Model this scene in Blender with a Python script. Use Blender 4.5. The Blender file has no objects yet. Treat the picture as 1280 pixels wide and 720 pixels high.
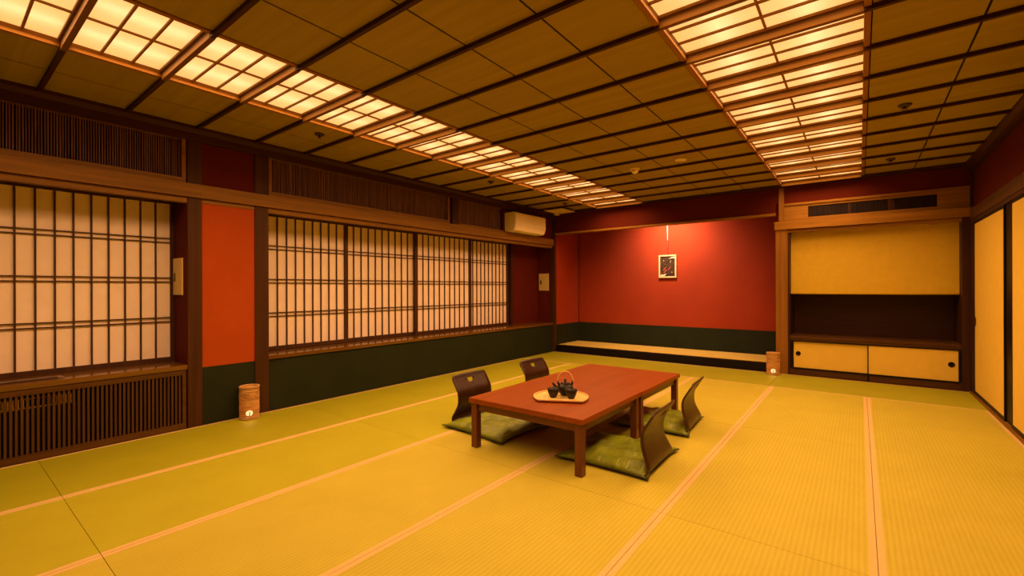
import bpy, bmesh, math, random
from mathutils import Vector, Matrix

random.seed(7)
SC = bpy.context.scene
COL = SC.collection
PI = math.pi

# ------------------------------------------------------------------ materials
def lin(c):
    return tuple(c) + (1.0,)

def new_mat(name):
    m = bpy.data.materials.new(name)
    m.use_nodes = True
    nt = m.node_tree
    nt.nodes.clear()
    out = nt.nodes.new('ShaderNodeOutputMaterial')
    return m, nt, out

def principled(nt, out, rough=0.6, spec=0.4):
    b = nt.nodes.new('ShaderNodeBsdfPrincipled')
    b.inputs['Roughness'].default_value = rough
    b.inputs['Specular IOR Level'].default_value = spec
    nt.links.new(b.outputs[0], out.inputs[0])
    return b

def coords(nt, scale):
    tc = nt.nodes.new('ShaderNodeTexCoord')
    mp = nt.nodes.new('ShaderNodeMapping')
    mp.inputs['Scale'].default_value = scale
    nt.links.new(tc.outputs['Object'], mp.inputs[0])
    return mp.outputs[0]

def noise(nt, vec, scale, detail=3.0, rough=0.55):
    n = nt.nodes.new('ShaderNodeTexNoise')
    n.inputs['Scale'].default_value = scale
    n.inputs['Detail'].default_value = detail
    n.inputs['Roughness'].default_value = rough
    nt.links.new(vec, n.inputs['Vector'])
    return n.outputs['Fac']

def ramp(nt, fac, c1, c2, p1=0.3, p2=0.7):
    r = nt.nodes.new('ShaderNodeValToRGB')
    r.color_ramp.elements[0].position = p1
    r.color_ramp.elements[1].position = p2
    r.color_ramp.elements[0].color = lin(c1)
    r.color_ramp.elements[1].color = lin(c2)
    nt.links.new(fac, r.inputs[0])
    return r.outputs[0]

def bump(nt, bsdf, height, strength=0.2, dist=0.01):
    b = nt.nodes.new('ShaderNodeBump')
    b.inputs['Strength'].default_value = strength
    b.inputs['Distance'].default_value = dist
    nt.links.new(height, b.inputs['Height'])
    nt.links.new(b.outputs[0], bsdf.inputs['Normal'])

def mat_wood(name, c1, c2, axis='Y', rough=0.45, spec=0.4, coat=0.0, grain=1.0):
    m, nt, out = new_mat(name)
    b = principled(nt, out, rough, spec)
    b.inputs['Coat Weight'].default_value = coat
    b.inputs['Coat Roughness'].default_value = 0.15
    sc = {'X': (1.2, 28, 28), 'Y': (28, 1.2, 28), 'Z': (28, 28, 1.2)}[axis]
    v = coords(nt, tuple(s * grain for s in sc))
    f = noise(nt, v, 1.0, 5.0, 0.6)
    nt.links.new(ramp(nt, f, c1, c2), b.inputs['Base Color'])
    bump(nt, b, f, 0.08, 0.004)
    return m

def mat_plain(name, c, rough=0.6, spec=0.4, vary=0.12, nscale=6.0, bumps=0.0, metal=0.0):
    m, nt, out = new_mat(name)
    b = principled(nt, out, rough, spec)
    b.inputs['Metallic'].default_value = metal
    v = coords(nt, (1, 1, 1))
    f = noise(nt, v, nscale, 4.0)
    c1 = tuple(x * (1 - vary) for x in c)
    c2 = tuple(min(1, x * (1 + vary)) for x in c)
    nt.links.new(ramp(nt, f, c1, c2), b.inputs['Base Color'])
    if bumps:
        f2 = noise(nt, v, 180.0, 2.0)
        bump(nt, b, f2, bumps, 0.003)
    return m

def mat_tatami(name, c1, c2, along):
    # woven rush: ribs running along one axis, plus fine mottling
    m, nt, out = new_mat(name)
    b = principled(nt, out, 0.6, 0.2)
    tc = nt.nodes.new('ShaderNodeTexCoord')
    sep = nt.nodes.new('ShaderNodeSeparateXYZ')
    nt.links.new(tc.outputs['Object'], sep.inputs[0])
    mul = nt.nodes.new('ShaderNodeMath'); mul.operation = 'MULTIPLY'
    mul.inputs[1].default_value = 2 * PI / 0.023
    nt.links.new(sep.outputs['X' if along == 'Y' else 'Y'], mul.inputs[0])
    sn = nt.nodes.new('ShaderNodeMath'); sn.operation = 'SINE'
    nt.links.new(mul.outputs[0], sn.inputs[0])
    half = nt.nodes.new('ShaderNodeMath'); half.operation = 'MULTIPLY_ADD'
    half.inputs[1].default_value = 0.5; half.inputs[2].default_value = 0.5
    nt.links.new(sn.outputs[0], half.inputs[0])
    f1 = noise(nt, coords(nt, (9, 160, 1) if along == 'X' else (160, 9, 1)), 1.0, 3.0)
    f2 = noise(nt, coords(nt, (1, 1, 1)), 3.0, 3.0)
    mix = nt.nodes.new('ShaderNodeMath'); mix.operation = 'MULTIPLY_ADD'
    mix.inputs[1].default_value = 0.22
    nt.links.new(half.outputs[0], mix.inputs[0])
    a = nt.nodes.new('ShaderNodeMath'); a.operation = 'MULTIPLY'; a.inputs[1].default_value = 0.35
    nt.links.new(f1, a.inputs[0])
    c = nt.nodes.new('ShaderNodeMath'); c.operation = 'MULTIPLY_ADD'; c.inputs[1].default_value = 0.35
    nt.links.new(f2, c.inputs[0]); nt.links.new(a.outputs[0], c.inputs[2])
    nt.links.new(c.outputs[0], mix.inputs[2])
    nt.links.new(ramp(nt, mix.outputs[0], c1, c2, 0.2, 0.8), b.inputs['Base Color'])
    bump(nt, b, half.outputs[0], 0.25, 0.002)
    return m

def mat_emit(name, c, s):
    m, nt, out = new_mat(name)
    e = nt.nodes.new('ShaderNodeEmission')
    e.inputs[0].default_value = lin(c); e.inputs[1].default_value = s
    nt.links.new(e.outputs[0], out.inputs[0])
    return m

def mat_paper_lamp(name, ec, es, tc, tw):
    # glowing washi diffuser: it gives off light itself and lets the tubes behind shine through
    m, nt, out = new_mat(name)
    e = nt.nodes.new('ShaderNodeEmission')
    e.inputs[0].default_value = lin(ec); e.inputs[1].default_value = es
    t = nt.nodes.new('ShaderNodeBsdfTranslucent'); t.inputs[0].default_value = lin(tc)
    v = coords(nt, (1, 1, 1))
    f = noise(nt, v, 30.0, 4.0)
    nt.links.new(ramp(nt, f, tuple(x * 0.93 for x in tc), tc), t.inputs[0])
    a = nt.nodes.new('ShaderNodeAddShader')
    nt.links.new(e.outputs[0], a.inputs[0]); nt.links.new(t.outputs[0], a.inputs[1])
    nt.links.new(a.outputs[0], out.inputs[0])
    return m

LIGHT = (1.0, 0.49, 0.19)

M = {}
M['post'] = mat_wood('post_wood', (0.040, 0.014, 0.003), (0.072, 0.027, 0.005), 'Z', 0.55, 0.2)
M['beamY'] = mat_wood('beam_wood_y', (0.16, 0.074, 0.006), (0.27, 0.130, 0.011), 'Y', 0.5, 0.2)
M['beamX'] = mat_wood('beam_wood_x', (0.21, 0.095, 0.008), (0.35, 0.165, 0.015), 'X', 0.5, 0.2)
M['postlight'] = mat_wood('alcove_post_wood', (0.19, 0.082, 0.010), (0.30, 0.135, 0.018), 'Z', 0.5, 0.2)
M['trimY'] = mat_wood('dark_trim_y', (0.030, 0.008, 0.003), (0.055, 0.015, 0.005), 'Y', 0.5, 0.3)
M['trimX'] = mat_wood('dark_trim_x', (0.030, 0.008, 0.003), (0.055, 0.015, 0.005), 'X', 0.5, 0.3)
M['trimZ'] = mat_wood('dark_trim_z', (0.030, 0.008, 0.003), (0.055, 0.015, 0.005), 'Z', 0.5, 0.3)
M['rib'] = mat_wood('rib_wood', (0.032, 0.010, 0.003), (0.055, 0.017, 0.005), 'X', 0.55, 0.2)
M['board'] = mat_wood('ceiling_board', (0.275, 0.205, 0.010), (0.35, 0.265, 0.016), 'X', 0.6, 0.2, grain=0.6)
M['lampwood'] = mat_wood('lamp_frame_wood', (0.24, 0.104, 0.010), (0.32, 0.145, 0.016), 'Y', 0.5, 0.15)
M['litribX'] = mat_wood('lit_rib_wood', (0.14, 0.062, 0.005), (0.20, 0.090, 0.008), 'X', 0.55, 0.12)  # lighter copy of the rib wood, warm panel light put into its colour
M['shelfwood'] = mat_wood('shelf_wood', (0.055, 0.020, 0.004), (0.10, 0.040, 0.007), 'X', 0.4, 0.3)
M['reeddark'] = mat_wood('dark_reed_wood', (0.012, 0.006, 0.006), (0.040, 0.020, 0.018), 'Z', 0.5, 0.2, grain=3.0)
M['ventplate'] = mat_plain('vent_plate', (0.30, 0.23, 0.05), 0.5, 0.3, 0.04)
M['sill'] = mat_wood('sill_wood', (0.10, 0.043, 0.005), (0.175, 0.078, 0.009), 'Y', 0.16, 0.5, coat=0.4)
M['shojiwood'] = mat_wood('shoji_wood', (0.040, 0.014, 0.004), (0.070, 0.026, 0.007), 'Z', 0.5, 0.3)
M['slat'] = mat_wood('slat_wood', (0.050, 0.021, 0.005), (0.095, 0.042, 0.009), 'Z', 0.45, 0.3)
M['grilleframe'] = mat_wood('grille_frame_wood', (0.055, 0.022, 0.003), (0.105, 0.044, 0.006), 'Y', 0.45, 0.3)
M['ranma'] = mat_wood('reed_wood', (0.14, 0.070, 0.072), (0.33, 0.175, 0.17), 'Z', 0.5, 0.2, grain=3.0)
M['black'] = mat_plain('black_void', (0.006, 0.004, 0.004), 0.8, 0.2)
M['lacquer'] = mat_plain('black_lacquer', (0.006, 0.003, 0.003), 0.45, 0.2)
M['red'] = mat_plain('red_plaster', (0.36, 0.060, 0.005), 0.85, 0.15, 0.07, 2.0, 0.15)
M['alcovered'] = mat_plain('alcove_plaster', (0.33, 0.042, 0.008), 0.85, 0.15, 0.07, 2.0, 0.15)
M['maroon'] = mat_plain('shaded_red_plaster', (0.10, 0.010, 0.002), 0.85, 0.15, 0.07, 2.0, 0.15)  # red plaster made darker, shade of the upper walls put into its colour
M['dado'] = mat_plain('green_dado', (0.015, 0.021, 0.005), 0.8, 0.2, 0.18, 3.0, 0.1)
M['paper'] = mat_plain('shoji_paper', (0.90, 0.77, 0.66), 0.9, 0.1, 0.03, 9.0)
M['cream'] = mat_plain('fusuma_paper', (0.76, 0.545, 0.085), 0.85, 0.15, 0.03, 9.0)
M['screen'] = mat_plain('screen_cloth', (0.62, 0.43, 0.038), 0.85, 0.15, 0.04, 14.0)
M['tatamiY'] = mat_tatami('tatami_rush', (0.38, 0.34, 0.030), (0.52, 0.47, 0.056), 'Y')
M['tatamiH'] = mat_tatami('tatami_rush_sheen_half', (0.315, 0.310, 0.010), (0.435, 0.43, 0.022), 'Y')  # halfway step of the light and sheen gradient painted across the mats
M['tatamiG'] = mat_tatami('tatami_rush_sheen_full', (0.265, 0.268, 0.006), (0.365, 0.368, 0.012), 'Y')  # greener and darker: light and sheen near the shoji wall painted into the rush
M['tatamiX'] = mat_tatami('tatami_rush_sheen_cross', (0.28, 0.285, 0.010), (0.38, 0.382, 0.020), 'X')  # sheen of the crosswise weave painted in as a greener colour
M['matfloor'] = mat_tatami('alcove_mat', (0.55, 0.42, 0.07), (0.72, 0.56, 0.11), 'X')
M['heri'] = mat_plain('mat_border_cloth', (0.58, 0.43, 0.17), 0.8, 0.2, 0.05, 60.0)
M['table'] = mat_wood('table_wood', (0.205, 0.044, 0.002), (0.265, 0.062, 0.003), 'Y', 0.42, 0.17, grain=0.7)
M['tableleg'] = mat_wood('table_leg_wood', (0.09, 0.022, 0.006), (0.14, 0.036, 0.010), 'Z', 0.35, 0.5)
M['ply'] = mat_wood('chair_plywood', (0.020, 0.0045, 0.0015), (0.048, 0.013, 0.0025), 'Z', 0.36, 0.32, grain=0.9)
M['plyedge'] = mat_plain('chair_edge', (0.05, 0.018, 0.008), 0.4, 0.4)
M['iron'] = mat_plain('cast_iron', (0.013, 0.009, 0.006), 0.42, 0.35, 0.3, 60.0, 0.2)
M['traywood'] = mat_wood('tray_wood', (0.66, 0.45, 0.14), (0.80, 0.58, 0.22), 'Y', 0.5, 0.3)
M['rattan'] = mat_plain('handle_cane', (0.70, 0.45, 0.16), 0.4, 0.4)
M['white'] = mat_plain('cream_plastic', (0.90, 0.80, 0.50), 0.4, 0.4, 0.03)
M['plate'] = mat_plain('plate_enamel', (0.75, 0.60, 0.22), 0.5, 0.4, 0.03)
M['brass'] = mat_plain('brass_fins', (0.55, 0.35, 0.12), 0.35, 0.5, 0.3, 20.0, 0.0, 0.8)
M['steel'] = mat_plain('bronze_metal', (0.20, 0.12, 0.05), 0.3, 0.5, 0.1, 9.0, 0.0, 0.7)
M['dark_metal'] = mat_plain('dark_metal', (0.035, 0.018, 0.014), 0.35, 0.5)
M['canvas'] = mat_plain('picture_ground', (0.050, 0.026, 0.007), 0.5, 0.3, 0.7, 25.0)
M['pale'] = mat_plain('pale_paint', (0.75, 0.62, 0.32), 0.6, 0.3)
M['redpaint'] = mat_plain('red_paint', (0.50, 0.07, 0.04), 0.6, 0.3)
M['cord'] = mat_plain('cord_pale', (0.80, 0.62, 0.45), 0.7, 0.2)
M['cordred'] = mat_plain('cord_red', (0.45, 0.05, 0.03), 0.7, 0.2)
M['lamp_tube'] = mat_emit('lamp_tube', (1.0, 0.66, 0.48), 9.0)
M['lamp_paper'] = mat_paper_lamp('lamp_paper', (1.0, 0.47, 0.115), 0.64, (0.62, 0.58, 0.52), 1.0)
M['boxwhite'] = mat_plain('light_box_lining', (0.40, 0.36, 0.30), 0.8, 0.2)
M['flame'] = mat_emit('lantern_glow', (1.0, 0.70, 0.28), 1.25)

def mat_cushion():
    m, nt, out = new_mat('green_satin')
    b = principled(nt, out, 0.42, 0.5)
    v = coords(nt, (1, 1, 1))
    f = noise(nt, v, 9.0, 5.0)
    nt.links.new(ramp(nt, f, (0.125, 0.165, 0.005), (0.25, 0.305, 0.012)), b.inputs['Base Color'])
    v2 = coords(nt, (26, 7, 10))
    bump(nt, b, noise(nt, v2, 1.0, 4.0), 0.55, 0.03)
    return m
M['cushion'] = mat_cushion()
M['seam'] = mat_plain('cushion_seam', (0.045, 0.05, 0.010), 0.6, 0.3)

def mat_lantern():
    m, nt, out = new_mat('lantern_rope')
    mix = nt.nodes.new('ShaderNodeMixShader'); mix.inputs[0].default_value = 0.22
    d = nt.nodes.new('ShaderNodeBsdfPrincipled'); d.inputs['Roughness'].default_value = 0.8
    t = nt.nodes.new('ShaderNodeBsdfTranslucent'); t.inputs[0].default_value = lin((0.8, 0.38, 0.10))
    v = coords(nt, (12, 12, 130))
    f = noise(nt, v, 1.0, 4.0)
    nt.links.new(ramp(nt, f, (0.46, 0.24, 0.05), (0.95, 0.62, 0.22)), d.inputs['Base Color'])
    bump(nt, d, f, 0.9, 0.02)
    nt.links.new(d.outputs[0], mix.inputs[1]); nt.links.new(t.outputs[0], mix.inputs[2])
    nt.links.new(mix.outputs[0], out.inputs[0])
    return m
M['rope'] = mat_lantern()

# ------------------------------------------------------------------ mesh helpers
class MB:
    def __init__(self):
        self.bm = bmesh.new()
    def box(self, x0, x1, y0, y1, z0, z1, bev=0.0, mi=0):
        vs = [self.bm.verts.new((x, y, z)) for x in (x0, x1) for y in (y0, y1) for z in (z0, z1)]
        q = [(0, 1, 3, 2), (4, 6, 7, 5), (0, 4, 5, 1), (2, 3, 7, 6), (0, 2, 6, 4), (1, 5, 7, 3)]
        fs = []
        for a in q:
            f = self.bm.faces.new([vs[i] for i in a]); f.material_index = mi; fs.append(f)
        if bev > 0:
            es = list({e for f in fs for e in f.edges})
            bmesh.ops.bevel(self.bm, geom=es, offset=bev, segments=2, profile=0.7, affect='EDGES', clamp_overlap=True)
        return self
    def prism(self, poly, z0, z1, mi=0):
        b = [self.bm.verts.new((x, y, z0)) for x, y in poly]
        t = [self.bm.verts.new((x, y, z1)) for x, y in poly]
        n = len(poly)
        f = self.bm.faces.new(list(reversed(b))); f.material_index = mi
        f = self.bm.faces.new(t); f.material_index = mi
        for i in range(n):
            f = self.bm.faces.new((b[i], b[(i + 1) % n], t[(i + 1) % n], t[i])); f.material_index = mi
        return self
    def extrude_profile(self, pts, axis, a0, a1, mi=0):
        # pts are 2D in the plane across the axis; axis 'Y': (x,z), axis 'X': (y,z)
        def P(p, a):
            return (p[0], a, p[1]) if axis == 'Y' else (a, p[0], p[1])
        b = [self.bm.verts.new(P(p, a0)) for p in pts]
        t = [self.bm.verts.new(P(p, a1)) for p in pts]
        n = len(pts)
        self.bm.faces.new(b).material_index = mi
        self.bm.faces.new(list(reversed(t))).material_index = mi
        for i in range(n):
            self.bm.faces.new((b[i], t[i], t[(i + 1) % n], b[(i + 1) % n])).material_index = mi
        return self
    def lathe(self, prof, seg=32, cx=0, cy=0, mi=0, smooth=True):
        rings = []
        for r, z in prof:
            if r < 1e-6:
                rings.append([self.bm.verts.new((cx, cy, z))])
            else:
                rings.append([self.bm.verts.new((cx + r * math.cos(2 * PI * k / seg), cy + r * math.sin(2 * PI * k / seg), z)) for k in range(seg)])
        for a, b in zip(rings, rings[1:]):
            for k in range(seg):
                k2 = (k + 1) % seg
                if len(a) == 1 and len(b) == 1: continue
                if len(a) == 1: vs = (a[0], b[k2], b[k])
                elif len(b) == 1: vs = (a[k], a[k2], b[0])
                else: vs = (a[k], a[k2], b[k2], b[k])
                f = self.bm.faces.new(vs); f.smooth = smooth; f.material_index = mi
        return self
    def tube(self, pts, rad, seg=10, mi=0, cap=True):
        pts = [Vector(p) for p in pts]
        rs = rad if isinstance(rad, (list, tuple)) else [rad] * len(pts)
        rings = []
        up = None
        for i, p in enumerate(pts):
            d = (pts[min(i + 1, len(pts) - 1)] - pts[max(i - 1, 0)]).normalized()
            if up is None:
                up = Vector((0, 0, 1)) if abs(d.z) < 0.9 else Vector((1, 0, 0))
            s = d.cross(up).normalized(); up = s.cross(d).normalized()
            rings.append([self.bm.verts.new(p + (s * math.cos(2 * PI * k / seg) + up * math.sin(2 * PI * k / seg)) * rs[i]) for k in range(seg)])
        for a, b in zip(rings, rings[1:]):
            for k in range(seg):
                f = self.bm.faces.new((a[k], a[(k + 1) % seg], b[(k + 1) % seg], b[k])); f.smooth = True; f.material_index = mi
        if cap:
            self.bm.faces.new(list(reversed(rings[0]))).material_index = mi
            self.bm.faces.new(rings[-1]).material_index = mi
        return self
    def build(self, name, mats, parent=None, offset=None):
        if offset is not None:
            bmesh.ops.translate(self.bm, verts=self.bm.verts, vec=-Vector(offset))
        bmesh.ops.recalc_face_normals(self.bm, faces=self.bm.faces)
        me = bpy.data.meshes.new(name)
        self.bm.to_mesh(me); self.bm.free()
        for m in (mats if isinstance(mats, (list, tuple)) else [mats]):
            me.materials.append(M[m])
        o = bpy.data.objects.new(name, me)
        COL.objects.link(o)
        if parent is not None: o.parent = parent
        if offset is not None: o.location = offset
        return o

def tag(o, label=None, cat=None, group=None, kind=None):
    if label: o['label'] = label
    if cat: o['category'] = cat
    if group: o['group'] = group
    if kind: o['kind'] = kind
    return o

def empty(name, loc=(0, 0, 0), rz=0.0, **kw):
    o = bpy.data.objects.new(name, None)
    COL.objects.link(o)
    o.empty_display_size = 0.1
    o.location = loc
    o.rotation_euler = (0, 0, rz)
    return tag(o, **kw)

def struct(name, label=None):
    return empty(name, kind='structure', label=label)

def ST(o, label=None):
    o['kind'] = 'structure'
    if label: o['label'] = label
    return o

TRIM = [0]
def trim(mb, mat, label=None):
    TRIM[0] += 1
    return ST(mb.build('trim_%d' % TRIM[0], mat), label)

def copy_tree(o, parent=None):
    c = o.copy(); COL.objects.link(c)
    if parent is not None: c.parent = parent
    for ch in o.children: copy_tree(ch, c)
    return c

def boolean_cut(o, cutter):
    md = o.modifiers.new('cut', 'BOOLEAN'); md.object = cutter; md.operation = 'DIFFERENCE'; md.solver = 'EXACT'
    dg = bpy.context.evaluated_depsgraph_get(); dg.update()
    me = bpy.data.meshes.new_from_object(o.evaluated_get(dg))
    o.modifiers.remove(md)
    o.data = me
    bpy.data.objects.remove(cutter)

# ------------------------------------------------------------------ dimensions
XL, XR = -4.60, 0.985          # left wall face, edge of the mats at the right
YB, YF = 7.28, -1.45           # far wall line, wall behind the camera
ZC = 2.60                      # ceiling boards
XS = -4.93                     # shoji plane

# ------------------------------------------------------------------ floor
ST(MB().box(-4.75, 1.15, YF - 0.1, 8.3, -0.12, -0.056).build('floor', 'trimY'), 'boards under the tatami mats')

col_x = [XL + 0.018, -3.648, -2.714, -1.766, -0.842, 0.060, XR]
row_y = [-1.41, 0.488, 2.392, 4.296, 6.235]
cols = ['beside the shoji wall', 'second from the shoji wall', 'third from the shoji wall',
        'third from the sliding doors', 'second from the sliding doors', 'beside the sliding doors']
rows = ['nearest row', 'row before the tables', 'row level with the tables', 'row beyond the tables']
def make_mat(x0, x1, y0, y1, along, label, surf='tatamiY'):
    g = 0.0012
    c = ((x0 + x1) / 2, (y0 + y1) / 2, -0.055)
    t = empty('tatami_mat', c, label=label, cat='tatami mat', group='tatami mats covering the floor')
    a, b, d, e = x0 - c[0] + g, x1 - c[0] - g, y0 - c[1] + g, y1 - c[1] - g
    w = 0.028
    if along == 'Y':
        MB().box(a + w, b - w, d, e, 0, 0.055).build('woven_surface', surf, t)
        MB().box(a, a + w, d, e, 0, 0.0556).build('cloth_border', 'heri', t)
        MB().box(b - w, b, d, e, 0, 0.0556).build('cloth_border', 'heri', t)
    else:
        MB().box(a, b, d + w, e - w, 0, 0.055).build('woven_surface', 'tatamiX', t)
        MB().box(a, b, d, d + w, 0, 0.0556).build('cloth_border', 'heri', t)
        MB().box(a, b, e - w, e, 0, 0.0556).build('cloth_border', 'heri', t)
    return t
for j in range(4):
    for i in range(6):
        make_mat(col_x[i], col_x[i + 1], row_y[j], row_y[j + 1], 'Y', 'straw tatami mat ' + cols[i] + ', ' + rows[j], ['tatamiG', 'tatamiH', 'tatamiY'][min(i, 2)])
for x0, x1, w in ((XL + 0.018, -2.74, 'at its shoji end'), (-2.74, -0.88, 'in front of the picture'), (-0.88, XR, 'in front of the low cupboard')):
    make_mat(x0, x1, 6.235, YB - 0.03, 'X', 'crosswise tatami mat along the alcove step, ' + w)
# threshold boards around the mats
trim(MB().box(XL - 0.02, XL + 0.017, YF, YB, -0.056, 0.002), 'trimY', 'threshold strip along the shoji wall')
trim(MB().box(XR + 0.001, 1.10, YF, YB, -0.056, 0.012), 'beamY', 'door track board along the sliding doors')
trim(MB().box(XL + 0.018, XR, YB - 0.029, YB, -0.056, 0.001), 'trimX', 'threshold strip along the alcove')

# ------------------------------------------------------------------ ceiling
RY = [0.475 * k + 0.02 for k in range(-3, 16)]          # rib lines
STRIPS = [(-3.632, -2.812), (-0.838, 0.022)]
FL = 0.030
ceil = struct('ceiling', 'boarded ceiling with dark ribs')
MB().box(-5.1, 1.25, YF - 0.1, 8.4, 2.86, 2.92).build('ceiling_slab', 'black', ceil)
bm = MB()
xsets = [(XL, -4.103), (-4.103, STRIPS[0][0] - FL), (STRIPS[0][1] + FL, -2.292), (-2.292, -1.799), (-1.799, -1.307),
         (-1.307, STRIPS[1][0] - FL), (STRIPS[1][1] + FL, 0.517), (0.517, 1.0)]
ys = [YF] + RY + [YB]
for x0, x1 in xsets:
    for a, b in zip(ys, ys[1:]):
        if b - a < 0.02: continue
        bm.box(x0 + 0.006, x1 - 0.006, a + 0.001, b - 0.001, ZC, ZC + 0.012)
bm.build('ceiling_boards', 'board', ceil)
bm = MB()
for x in (-4.103, -2.292, -1.799, -1.307, 0.517):
    bm.box(x - 0.008, x + 0.008, YF, YB, ZC + 0.003, ZC + 0.016)
bm.build('joint_strips', 'black', ceil)
for y in RY:
    trim(MB().box(XL, 1.0, y - 0.0125, y + 0.0125, 2.575, 2.605, 0.002), 'rib', 'dark ceiling rib')

for sx0, sx1 in STRIPS:
    for y in RY[2:]:
        trim(MB().box(sx0, sx1, y - 0.0145, y + 0.0145, 2.573, 2.66, 0.003), 'litribX', 'ceiling rib coloured as lit orange between glowing ceiling panels')
# ---- ceiling lights, one per bay between ribs
def ordinal(n):
    return ['nearest', 'second', 'third', 'fourth', 'fifth', 'sixth', 'seventh', 'eighth', 'ninth', 'tenth', 'eleventh', 'twelfth',
            'thirteenth', 'fourteenth', 'fifteenth', 'sixteenth', 'seventeenth', 'eighteenth', 'nineteenth'][n]
AREA = 9.6
def make_light(strip, k, y0, y1):
    sx0, sx1 = STRIPS[strip]
    n = len(RY) - 2 - k
    side = ['shoji side strip', 'door side strip'][strip]
    lab = 'glowing paper ceiling panel, ' + ('next to' if n == 0 else ordinal(n) + ' from') + ' the far wall, ' + side
    t = empty('ceiling_light', ((sx0 + sx1) / 2, (y0 + y1) / 2, 2.64), label=lab, cat='ceiling light',
              group=['paper ceiling lights beside the shoji wall', 'paper ceiling lights on the door side'][strip])
    hx, hy = (sx1 - sx0) / 2, (y1 - y0) / 2
    z = lambda v: v - 2.64
    f = MB()
    for s in (-1, 1):     # reveal boards and flanges along the strip, end rails against the ribs
        a, b = sorted((s * hx, s * (hx + FL)))
        f.box(a, b, -hy, hy, z(2.592), z(2.66), 0.002)
        a, b = sorted((s * hy, s * (hy - 0.011)))
        f.box(-hx, hx, a, b, z(2.622), z(2.64))
    f.build('frame', 'lampwood', t)
    MB().box(-hx, hx, -hy, hy, z(2.636), z(2.638)).build('paper_diffuser', 'lamp_paper', t)
    g = MB()
    for q in (-1, 1):
        yy = q * hy / 3
        g.box(-hx, hx, yy - 0.006, yy + 0.006, z(2.624), z(2.636))
    g.box(-0.006, 0.006, -hy, hy, z(2.6255), z(2.636))
    g.build('lattice', 'lampwood', t)
    h = MB()
    h.box(-hx - FL, hx + FL, -hy, hy, z(2.83), z(2.84))
    h.box(-hx - FL, -hx - FL + 0.01, -hy, hy, z(2.66), z(2.83)); h.box(hx + FL - 0.01, hx + FL, -hy, hy, z(2.66), z(2.83))
    h.build('light_box', 'boxwhite', t)
    for q in (-1, 1):
        MB().tube([(q * hx * 0.48, -hy * 0.97, z(2.708)), (q * hx * 0.48, hy * 0.97, z(2.708))], 0.014, 10).build('tube', 'lamp_tube', t)
    ld = bpy.data.lights.new('panel_light', 'AREA')
    ld.shape = 'RECTANGLE'; ld.size = 2 * hx - 0.02; ld.size_y = 2 * hy - 0.04
    ld.color = LIGHT; ld.energy = AREA; ld.spread = math.radians(152)
    lo = bpy.data.objects.new('panel_light', ld); COL.objects.link(lo)
    lo.parent = t; lo.location = (0, 0, z(2.617))
    return t
K0 = 2
for s in (0, 1):
    for k in range(K0, len(RY) - 1):
        make_light(s, k, RY[k] + 0.015, RY[k + 1] - 0.015)
    # short remainder of the strip at the far wall
    sx0, sx1 = STRIPS[s]
    MB_ = MB().box(sx0 - FL, sx1 + FL, RY[-1] + 0.013, YB, ZC, ZC + 0.012)
    MB_.build('end_board', 'board', ceil)
    MB().box(sx0 - FL, sx1 + FL, YF, RY[K0] - 0.013, ZC, ZC + 0.012).build('end_board', 'board', ceil)

# ---- sprinkler heads, detectors, vent
def sprinkler(x, y, label):
    t = empty('ceiling_sprinkler', (x, y, ZC), label=label, cat='sprinkler', group='dark sprinkler heads on the ceiling')
    MB().lathe([(0, 0), (0.042, 0), (0.044, -0.004), (0.036, -0.014), (0.022, -0.018), (0, -0.018)], 24).build('rosette', 'dark_metal', t)
    b = MB().lathe([(0, -0.018), (0.012, -0.018), (0.010, -0.03), (0.019, -0.034), (0.019, -0.038), (0, -0.038)], 16)
    for s in (-1, 1):
        b.tube([(s * 0.016, 0, -0.016), (s * 0.018, 0, -0.03), (s * 0.006, 0, -0.042)], 0.0025, 6)
    b.build('sprinkler_nozzle', 'steel', t)
sprinkler(-3.873, 2.19, 'dark sprinkler head beside the left glowing strip, nearest of three along it')
sprinkler(-3.83, 4.54, 'dark sprinkler head beside the left glowing strip, middle of three along it')
sprinkler(-3.86, 6.47, 'dark sprinkler head near the square ceiling vent')
sprinkler(0.28, 4.60, 'dark sprinkler head right of the door side glowing strip, the nearer of two')
sprinkler(0.274, 6.45, 'dark sprinkler head right of the door side glowing strip, close to the far wall')
t = empty('smoke_detector', (-2.09, 5.10, ZC), label='cream domed smoke detector hanging below the ceiling boards', cat='smoke detector')
MB().lathe([(0, 0), (0.058, 0), (0.058, -0.010), (0.048, -0.018), (0, -0.018)], 28).build('base', 'plate', t)
MB().lathe([(0, -0.018), (0.042, -0.018), (0.044, -0.030), (0.036, -0.046), (0.022, -0.056), (0, -0.058)], 28).build('dome', 'white', t)
t = empty('ceiling_speaker', (-1.549, 5.06, ZC), label='flat round cream disc set flush in the ceiling', cat='ceiling disc')
MB().lathe([(0.050, -0.002), (0.060, 0), (0.060, -0.007), (0.052, -0.009), (0.048, -0.005), (0.050, -0.002)], 28).build('rim', 'white', t)
MB().lathe([(0, -0.001), (0.050, -0.001), (0.050, -0.005), (0, -0.006)], 28).build('plate', 'plate', t)
t = empty('ceiling_vent', (-4.20, 6.86, ZC), label='square cream vent cover under the ceiling in the far corner', cat='vent')
b = MB().box(-0.185, 0.185, -0.21, 0.21, -0.052, -0.040, 0.004); b.build('cover_plate', 'plate', t)
MB().box(-0.15, 0.15, -0.17, 0.17, -0.040, 0.0).build('duct_collar', 'dark_metal', t)
MB().box(-0.21, -0.16, 0.13, 0.25, -0.075, -0.053, 0.003).build('latch_bar', 'plate', t)

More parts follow.
